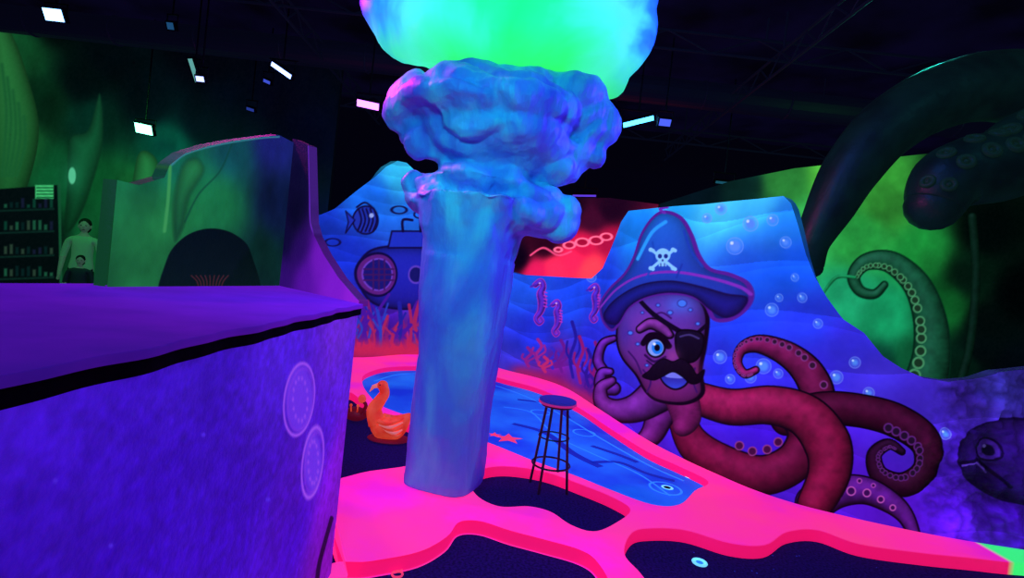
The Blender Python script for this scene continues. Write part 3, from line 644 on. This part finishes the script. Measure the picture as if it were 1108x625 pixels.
m_hend=simple('purple_hull_end',(70,20,190),.7,em=(80,16,190),es=.4,bump=.3)
mesh_obj('hull_end',[(*c0,0),(*endc,0),(*endc,ZL-.035),(*c0,ZL-.035),(c0[0]-.08,c0[1]-.04,0),(endc[0]-.08,endc[1]-.04,0),(endc[0]-.08,endc[1]-.04,ZL-.035),(c0[0]-.08,c0[1]-.04,ZL-.035)],[(0,1,2,3),(7,6,5,4),(0,3,7,4),(1,5,6,2),(3,2,6,7),(0,4,5,1)],m_hend,ship)
m_deck,nt,b=new_mat('purple_deck_paint')
g=nt.nodes.new('ShaderNodeNewGeometry'); sp=nt.nodes.new('ShaderNodeSeparateXYZ'); nt.links.new(g.outputs['Position'],sp.inputs[0])
n=nt.nodes.new('ShaderNodeTexNoise'); n.inputs['Scale'].default_value=5; n.inputs['Detail'].default_value=9; nt.links.new(g.outputs['Position'],n.inputs['Vector'])
ad=nt.nodes.new('ShaderNodeMath'); ad.operation='MULTIPLY_ADD'; ad.inputs[1].default_value=1.5; nt.links.new(n.outputs['Fac'],ad.inputs[0]); nt.links.new(sp.outputs['Y'],ad.inputs[2])
mr=nt.nodes.new('ShaderNodeMapRange'); mr.inputs[1].default_value=1.3; mr.inputs[2].default_value=4.2; nt.links.new(ad.outputs[0],mr.inputs[0])
rp=nt.nodes.new('ShaderNodeValToRGB'); rp.color_ramp.elements[0].color=L4((58,18,138)); rp.color_ramp.elements[1].color=L4((130,26,205)); nt.links.new(mr.outputs[0],rp.inputs['Fac'])  # ramp paints the far end as lit magenta
nt.links.new(rp.outputs['Color'],b.inputs['Base Color']); nt.links.new(rp.outputs['Color'],b.inputs['Emission Color']); b.inputs['Emission Strength'].default_value=.55; b.inputs['Roughness'].default_value=.8
b.inputs['Specular IOR Level'].default_value=.05
m_blk=simple('black_rubber_edge',(6,3,16),.9,bump=.3,spec=.05)
edge=[c0+dirv*t for t in np.linspace(0,2.9,120)]
edge=[p+np.array([.018+.006*math.sin(i*.33)+.004*math.sin(i*.71+1),0]) for i,p in enumerate(edge)]
loop=np.array(edge+[backend+np.array([-.2,0]),back0+np.array([-.08,.1]),c0+np.array([-.3,.55]),c0+np.array([-.02,.03])])
slab('deck_ledge',[loop],ZL-.008,ZL+.012,m_deck,ship,bevel=.003)
slab('deck_lip',[loop+np.array([-.006,0])],ZL-.04,ZL-.0085,m_blk,ship,bevel=.002)
bi=Sheet([backend,back0],None,0,zt=ZL-.045,res=.15,rows=20); bi.col[:]=(40,12,110); bi.build('hull_inner_side',m_hull,.05,parent=ship)
pl0=c0; pl1=back0; e=(pl1-pl0); eL=np.linalg.norm(e); e/=eL
fin=Sheet([pl0,pl1+e*.02],[(389,326),(380,316),(366,300),(350,275),(340,255),(336,240),(335,200),(334,157),(318,150),(300,146),(290,146)],ZL,res=2.0,rows=300)
fin.field([(386,322,(150,30,225)),(360,310,(130,26,215)),(330,300,(90,14,170)),(345,280,(120,24,200)),(325,270,(40,8,96)),(320,230,(10,4,38)),(325,180,(12,5,44)),(330,160,(26,14,80)),(300,200,(8,4,36)),(305,300,(50,10,115)),(308,260,(14,6,54))],4)  # shadowed upper face and glowing lower flare painted as colour
fin.tube([(334,158),(335,200),(336,240),(342,256),(352,275),(368,300),(386,322)],[1.2],(110,44,205),None,shade=False,al=.7)  # lit lilac edge painted along the outline
m_fin=painted('fin_light_shade_paint',.85,.06,.3,60,rough=.9)
fin.build('bow_fin',m_fin,.05,parent=ship,noise=5)
sb=Sheet([back0+bdir*1.2,back0],[(150,200),(178,192),(184,178),(200,166),(225,158),(255,152),(285,148),(302,146)],ZL,res=2.0,rows=300)
sb.field([(190,180,(14,96,72)),(250,165,(14,74,80)),(295,155,(26,30,110)),(298,220,(12,22,60)),(280,280,(8,40,34)),(200,220,(26,120,62)),(240,220,(22,108,58)),(180,290,(26,100,50)),(185,240,(32,120,60)),(225,300,(3,20,16))],4)  # green light on the board painted in, going blue at right
sb.col*=(.7+.6*fbm(sb.SS*8,sb.Z*5,5,4))[...,None]
sb.poly([(178,330),(180,282),(200,256),(228,247),(255,254),(272,275),(276,330)],(2,12,10),(5,26,18))
sb.poly([(196,178),(214,170),(222,186),(206,214),(200,246),(188,262),(186,220)],(40,140,76),(24,100,56),shade=7,al=.22)
sb.tube([(252,153),(238,185),(215,210),(200,240)],[1.2],(10,60,44),None,shade=False,al=.4); sb.tube([(184,180),(182,215),(178,250)],[2.2],(60,150,80),None,shade=False,al=.6)
for k in range(9): sb.tube([(215+k*3,312),(213+k*3.6,304),(207+k*5,298)],[.7],(130,44,50),None,shade=False,al=.5)
sb.tube([(302,148),(285,149),(255,153),(225,159),(200,167),(186,178)],[1.3],(60,130,140),None,shade=False,al=.6)
sb.build('stern_board',painted('stern_paint',.85,.2,.3,60),.06,parent=ship,noise=4)

# ================================================================== BAR STOOL
sc=on_z(593,528,0); stool_mb=simple('black_steel',(8,6,20),.35,spec=.6,em=(16,8,50),es=.25); m_seat=simple('blue_vinyl',(30,40,140),.5,em=(50,44,160),es=.35); m_rim=simple('pink_glow_rim',(200,40,120),.5,em=(200,40,120),es=.5)
bm=bmesh.new(); SH=.70
for k in range(4):
    a=math.pi/4+k*math.pi/2+.25
    add_tube(bm,[(sc[0]+math.cos(a)*.165,sc[1]+math.sin(a)*.165,0.0),(sc[0]+math.cos(a)*.14,sc[1]+math.sin(a)*.14,.22),(sc[0]+math.cos(a)*.09,sc[1]+math.sin(a)*.09,SH-.03)],.011,10,0)
add_torus(bm,(sc[0],sc[1],.2),(0,0,1),.15,.008,32,8,0); add_torus(bm,(sc[0],sc[1],.42),(0,0,1),.12,.006,32,8,0)
def disc_cyl(bm,c,r,h,mi,seg=36): add_tube(bm,[(c[0],c[1],c[2]),(c[0],c[1],c[2]+h*.25),(c[0],c[1],c[2]+h*.8),(c[0],c[1],c[2]+h)],[r*.96,r,r,r*.93],seg,mi)
disc_cyl(bm,(sc[0],sc[1],SH-.035),.13,.02,0); disc_cyl(bm,(sc[0],sc[1],SH-.016),.152,.018,2); disc_cyl(bm,(sc[0],sc[1],SH+.001),.148,.02,1)
bm_obj('bar_stool',bm,[stool_mb,m_seat,m_rim],smooth=False)

# ================================================================== ORANGE BIRD STATUE
fc=on_z(418,476,0); m_fo=simple('orange_fluorescent',(225,50,30),.6,em=(235,62,44),es=.5,col2=(240,90,60),vscale=9); m_fr=simple('dark_red_paint',(110,10,34),.6,em=(110,10,34),es=.35); m_fy=simple('pale_peach_paint',(240,130,120),.6,em=(240,120,110),es=.5)
bm=bmesh.new(); X,Y=fc[0],fc[1]
bd=catmull([(X-.14,Y,.16),(X-.05,Y,.12),(X+.06,Y,.13),(X+.14,Y,.2),(X+.2,Y,.27)],6); add_tube(bm,bd,list(np.interp(np.linspace(0,1,len(bd)),[0,.25,.5,.75,1],[.05,.115,.12,.07,.012])),16,0)
nk=catmull([(X-.1,Y,.15),(X-.14,Y-.01,.27),(X-.1,Y-.01,.36),(X-.06,Y-.01,.44),(X-.08,Y-.01,.5)],6); add_tube(bm,nk,list(np.interp(np.linspace(0,1,len(nk)),[0,.4,.8,1],[.085,.06,.045,.045])),14,0)
add_ell(bm,(X-.085,Y-.01,.51),(.052,.044,.047),16,0); add_tube(bm,[(X-.12,Y-.01,.51),(X-.17,Y-.01,.49),(X-.2,Y-.01,.44)],[.024,.018,.004],10,2)
for s_ in (-1,1):
    for k in range(5):
        w=catmull([(X-.07+k*.02,Y+s_*.09,.2-.02*k),(X+.03+.02*k,Y+s_*.125,.19-.025*k),(X+.15,Y+s_*.07,.24-.035*k)],5); add_tube(bm,w,list(np.linspace(.026,.006,len(w))),8,2 if k%2 else 0)
    add_ell(bm,(X-.1,Y-.01+s_*.036,.52),(.01,.008,.01),8,1)
add_ell(bm,(X+.02,Y,.02),(.2,.15,.02),20,1); add_tube(bm,[(X-.01,Y-.03,.01),(X-.01,Y-.03,.1)],.02,8,1); add_tube(bm,[(X+.05,Y+.03,.01),(X+.05,Y+.03,.1)],.02,8,1)
bm_obj('flamingo_statue',bm,[m_fo,m_fr,m_fy],smooth=True)
cc=on_z(384,458,0); bm=bmesh.new(); X,Y=cc[0],cc[1]
add_ell(bm,(X,Y,.1),(.12,.09,.07),18,0)
for s_ in (-1,1):
    for k in range(3): add_tube(bm,catmull([(X+s_*.08,Y-.04+k*.04,.1),(X+s_*.15,Y-.05+k*.05,.14),(X+s_*.17,Y-.06+k*.06,.012)],4),.012,8,0)
    add_tube(bm,catmull([(X+s_*.07,Y-.06,.13),(X+s_*.12,Y-.1,.22),(X+s_*.08,Y-.12,.28)],4),.018,8,0); add_ell(bm,(X+s_*.08,Y-.12,.29),(.04,.025,.045),12,1)
    add_tube(bm,[(X+s_*.03,Y-.07,.14),(X+s_*.035,Y-.08,.2)],.008,6,1); add_ell(bm,(X+s_*.035,Y-.08,.205),(.016,.016,.016),8,1)
bm_obj('crab_statue',bm,[m_fr,m_fo],smooth=True)

# ================================================================== BIG 3D TENTACLES
m_ten=simple('black_green_resin',(8,26,28),.45,col2=(12,40,38),vscale=4,bump=.4,bscale=14,spec=.4,em=(6,18,18),es=.3)
m_suc=simple('sucker_resin',(26,60,46),.5,em=(20,48,40),es=.3)
def tent(bm,pxs,deps,rads,srow=None,sgn=1,rs=.24):
    P=[on_y(x,y,d) for (x,y),d in zip(pxs,deps)]; Q=catmull(P,8); rr=np.interp(np.linspace(0,1,len(Q)),np.linspace(0,1,len(rads)),rads)
    add_tube(bm,Q,list(rr),28,0)
    e0=Vector(Q[0]); add_ell(bm,e0,(rr[0],)*3,16,0)
    if srow:
        a,b_,off=srow
        cum=np.concatenate([[0],np.cumsum(np.linalg.norm(np.diff(Q,axis=0),axis=1))]); p=cum[int(a*(len(Q)-1))]
        while p<cum[int(b_*(len(Q)-1))]:
            i=int(np.clip(np.searchsorted(cum,p),1,len(Q)-2)); t=Vector(Q[i+1]-Q[i-1]).normalized()
            side=t.cross(Vector((0,-1,0))).normalized()*sgn
            for da in (-off,off):
                d=(Vector((0,-1,0))*math.cos(.75+da)+side*math.sin(.75+da)).normalized(); r=rr[i]
                add_torus(bm,Vector(Q[i])+d*r*1.0,d,r*rs,r*.08,18,8,1); add_ell(bm,Vector(Q[i])+d*r*.97,(r*.09,)*3,8,1)
            p+=r*.6
bm=bmesh.new()
tent(bm,[(880,290),(880,262),(898,225),(922,182),(958,140),(1006,110),(1062,94),(1120,98),(1190,120),(1260,190),(1290,300),(1290,420),(1290,560)],[5.6]*9+[5.3,5.2,5.1,5.0],[.10,.17,.24,.29,.32,.34,.36,.38,.42,.46,.5,.52,.55])
bm_obj('giant_tentacle',bm,[m_ten,m_suc],smooth=True)
bm=bmesh.new()
tent(bm,[(1010,222),(1024,196),(1050,185),(1085,178),(1115,158),(1155,150),(1215,190),(1250,290),(1255,420),(1255,600)],[4.9,4.9,4.9,4.9,4.9,4.8,4.6,4.4,4.3,4.2],[.24,.30,.33,.34,.35,.36,.36,.36,.36,.4],srow=(.06,.55,.3),sgn=-1,rs=.17)
bm_obj('curled_tentacle',bm,[m_ten,m_suc],smooth=True)

# ================================================================== PEOPLE (far left)
def person(name,x,y,h,shirt,pants,hairc,face=0.0,es=.25):
    s=h/1.75
    me=bpy.data.meshes.new(name+'_s')
    V=[(0,0,.95),(0,0,1.1),(0,0,1.28),(0,0,1.42),(0,-.005,1.5),(0,-.01,1.56)]
    E_=[(0,1),(1,2),(2,3),(3,4),(4,5)]; Rr=[(.16,.12),(.145,.11),(.165,.12),(.13,.09),(.055,.055),(.05,.05)]
    for sg in (-1,1):
        b0=len(V); V+=[(sg*.1,0,.86),(sg*.115,-.01,.5),(sg*.12,.02,.09),(sg*.125,-.12,.035)]; Rr+=[(.095,.095),(.062,.062),(.042,.045),(.04,.032)]
        E_+=[(0,b0),(b0,b0+1),(b0+1,b0+2),(b0+2,b0+3)]
        b1=len(V); V+=[(sg*.19,0,1.39),(sg*.25,.02,1.12),(sg*.25,-.09,.9),(sg*.25,-.13,.82)]; Rr+=[(.06,.06),(.046,.046),(.032,.032),(.036,.02)]
        E_+=[(3,b1),(b1,b1+1),(b1+1,b1+2),(b1+2,b1+3)]
        for k in range(4):
            b2=len(V); ox=(k-1.5)*.018; V+=[(sg*.25+ox*.3,-.15+ox,.77),(sg*.245+ox*.3,-.155+ox,.73+abs(k-1.3)*.006)]; Rr+=[(.009,.009),(.007,.007)]; E_+=[(b1+3,b2),(b2,b2+1)]
        b2=len(V); V+=[(sg*.235,-.175,.8),(sg*.23,-.185,.77)]; Rr+=[(.011,.011),(.008,.008)]; E_+=[(b1+3,b2),(b2,b2+1)]
    me.from_pydata([tuple(c*s for c in v) for v in V],E_,[]); ob=bpy.data.objects.new(name+'_s',me); link(ob)
    ob.modifiers.new('k','SKIN')
    for i,r_ in enumerate(Rr): me.skin_vertices[0].data[i].radius=(r_[0]*s,r_[1]*s)
    me.skin_vertices[0].data[0].use_root=True
    ob.modifiers.new('u','SUBSURF').levels=2
    root=empty(name)
    msk=simple(name+'_skin',(120,90,80),.6,em=(60,110,84),es=.35); msh=simple(name+'_shirt',shirt,.8,em=shirt,es=es); mpa=simple(name+'_trousers',pants,.8); mha=simple(name+'_hair',hairc,.8); mey=simple(name+'_eyes',(10,10,10),.3)
    body=bake(ob,'body',[msk,msh,mpa],root)
    for p in body.data.polygons:
        c=p.center/s; ax=abs(c.x)
        if c.z<.92 and ax<.2: p.material_index=2
        elif c.z<1.47 and (ax<.19 or c.z>1.12): p.material_index=1
        else: p.material_index=0
    bm=bmesh.new(); hz=1.64
    hd=add_ell(bm,(0,0,hz),(.078,.096,.115),24,0)
    for v_ in hd:
        if v_.co.z<hz:
            f=1-.35*((hz-v_.co.z)/.115)**1.5; v_.co.x*=f
    add_ell(bm,(0,-.098,hz-.01),(.013,.02,.022),10,0); add_ell(bm,(0,-.088,hz-.06),(.026,.01,.007),10,3)
    for sg in (-1,1):
        add_ell(bm,(sg*.031,-.086,hz+.008),(.013,.008,.008),10,2); add_ell(bm,(sg*.08,.005,hz-.005),(.012,.022,.032),10,0)
    add_ell(bm,(0,.02,hz+.035),(.088,.1,.098),24,1); add_ell(bm,(0,.05,hz-.02),(.082,.07,.1),20,1)
    ml=simple(name+'_lips',(110,40,50),.5)
    bmesh.ops.scale(bm,vec=(s,s,s),verts=bm.verts); bm_obj('head',bm,[msk,mha,mey,ml],root,True)
    root.location=(x,y,0); root.rotation_euler=(0,0,face)
p1=on_y(92,243,8.9); person('standing_woman',p1[0],8.9,p1[2]+.09,(70,130,95),(14,22,34),(10,9,8),.5)
p2=on_y(87,282,8.2); person('standing_child',p2[0],8.2,p2[2]+.08,(16,34,36),(12,14,20),(10,8,8),.55,.15)

# ================================================================== CEILING LAMPS + STRUCTURE
m_house=simple('lamp_housing',(8,8,16),.5)
def lamp(x,y,d,w,h,col,es,ang=0,tilt=.5):
    P=on_y(x,y,d); bm=bmesh.new(); rot=Matrix.Rotation(ang,3,'Y')@Matrix.Rotation(tilt,3,'X')
    add_box(bm,P,(w+.04,.07,h+.04),rot,0)
    off=rot@Vector((0,-.037,0)); add_box(bm,Vector(P)+off,(w,.01,h),rot,1)
    for sg in (-1,1):
        o=rot@Vector((sg*(w/2+.03),0,0)); add_tube(bm,[Vector(P)+o,Vector((P[0]+o.x,P[1],P[2]+.16))],.008,6,0)
    add_tube(bm,[Vector((P[0]-w/2-.04,P[1],P[2]+.16)),Vector((P[0]+w/2+.04,P[1],P[2]+.16))],.01,6,0)
    add_tube(bm,[Vector((P[0],P[1],P[2]+.16)),Vector((P[0],P[1],ZC))],.012,8,0)
    m=simple('lamp_lens',col,.4,em=col,es=es); bm_obj('ceiling_floodlight',bm,[m_house,m],smooth=False)
lamp(60,16,7.5,.27,.16,(120,180,255),6); lamp(157,139,9.2,.3,.17,(120,255,205),6,.1); lamp(306,76,8,.36,.065,(130,160,255),5,.5); lamp(399,113,8,.34,.1,(190,100,255),5,.1)
lamp(690,131,8,.48,.07,(70,180,255),5,-.35); lamp(719,132,7.8,.17,.1,(70,90,220),1.3); lamp(211,76,7.6,.06,.32,(90,160,150),1.0,-.15); lamp(218,85,7.4,.11,.07,(150,170,255),3); lamp(186,28,7.4,.09,.09,(30,80,120),.8); lamp(290,88,9.0,.12,.05,(60,80,200),1.0,.3); lamp(272,118,9.6,.14,.05,(40,60,150),.8,.2)
lamp(632,211,11,.5,.04,(90,60,220),1.0,-.1); lamp(783,197,9,.3,.04,(30,90,110),.7)
m_tr=simple('black_steel_truss',(10,13,30),.6,em=(9,14,34),es=.35,spec=.2)  # slight emission lifts the unlit truss out of the dark
def truss(name,A,Bp,r=.02,w=.25,n=14):
    A=Vector(A);Bp=Vector(Bp); bm=bmesh.new(); dn=Vector((0,0,-w))
    add_tube(bm,[A,Bp],r,8); add_tube(bm,[A+dn,Bp+dn],r,8)
    for i in range(n):
        a=A.lerp(Bp,i/n); b_=A.lerp(Bp,(i+1)/n); add_tube(bm,[a,(a+b_)/2+dn],r*.6,6); add_tube(bm,[(a+b_)/2+dn,b_],r*.6,6)
    for t in (0.02,.35,.65,.98):
        p=A.lerp(Bp,t); add_tube(bm,[p,Vector((p.x,p.y,ZC))],r*.7,6)
    bm_obj(name,bm,m_tr)
truss('ceiling_truss',(-8,7.0,5.2),(9,7.0,5.2)); truss('ceiling_truss',(-8,10.2,4.9),(9,10.2,4.9)); truss('ceiling_truss',(3.2,4,5.0),(3.2,12,5.0)); truss('ceiling_truss',(-3.5,4,5.1),(-3.5,12,5.1))
bm=bmesh.new(); add_tube(bm,[(-9,8.6,5.0),(9,8.6,5.0)],.22,20)
for k in range(13): add_torus(bm,(-8.4+k*1.4,8.6,5.0),(1,0,0),.225,.015,24,6)
for k in range(6): add_tube(bm,[(-8+k*3.2,8.6,5.0),(-8+k*3.2,8.6,ZC)],.01,6)
bm_obj('ventilation_duct',bm,simple('black_duct',(12,14,32),.5,spec=.3,em=(8,10,30),es=.4))

# ================================================================== LIGHTS
def area(name,loc,tgt,size,power,col,spread=None):
    l=bpy.data.lights.new(name,'AREA'); l.energy=power; l.size=size; l.color=tuple(lin(col))
    if spread: l.spread=math.radians(spread)
    o=bpy.data.objects.new(name,l); link(o); o.location=loc
    o.rotation_euler=(Vector(tgt)-Vector(loc)).to_track_quat('-Z','Y').to_euler(); return o
area('uv_lamp_front',(1.6,-1.2,4.9),(0,4,1),1.2,30,(60,50,255))
area('uv_lamp_left',(-3.6,2.4,4.9),(-1,3.2,1.4),.8,50,(130,40,255))
area('cyan_lamp_pillar',(-.5,.8,3.2),(-.25,4,1.7),.3,24,(30,205,240),100)
area('purple_lamp_pillar',(2.6,3.4,3.0),(-.2,3.9,2.1),.4,26,(100,50,255),100)
area('uv_lamp_mural',(1.0,3.4,5.0),(2.4,5,1.4),.8,35,(50,110,255))
area('magenta_lamp',(-2.6,4.0,3.8),(-.4,3.8,2.6),.3,44,(255,50,200),110)
area('green_lamp_left',(-6.5,7.0,4.0),(-6.8,9.9,1.4),.8,26,(60,255,120),110)
area('green_lamp_right',(5.4,6.6,4.4),(5.3,8.2,1.5),.6,20,(90,255,90))
area('teal_lamp_tentacle',(5.0,6.6,5.0),(5.0,5.4,3.0),.5,60,(40,190,180))
area('blue_lamp_tentacle',(4.6,3.2,4.9),(5.2,5.2,3.2),.4,8,(40,130,130))
area('red_lamp_back',(1.4,9.4,3.8),(1.4,10.6,1.6),.4,10,(255,30,60))
w=bpy.data.worlds.new('world'); scn.world=w; w.use_nodes=True; w.node_tree.nodes['Background'].inputs[0].default_value=(.01,.006,.04,1); w.node_tree.nodes['Background'].inputs[1].default_value=.3
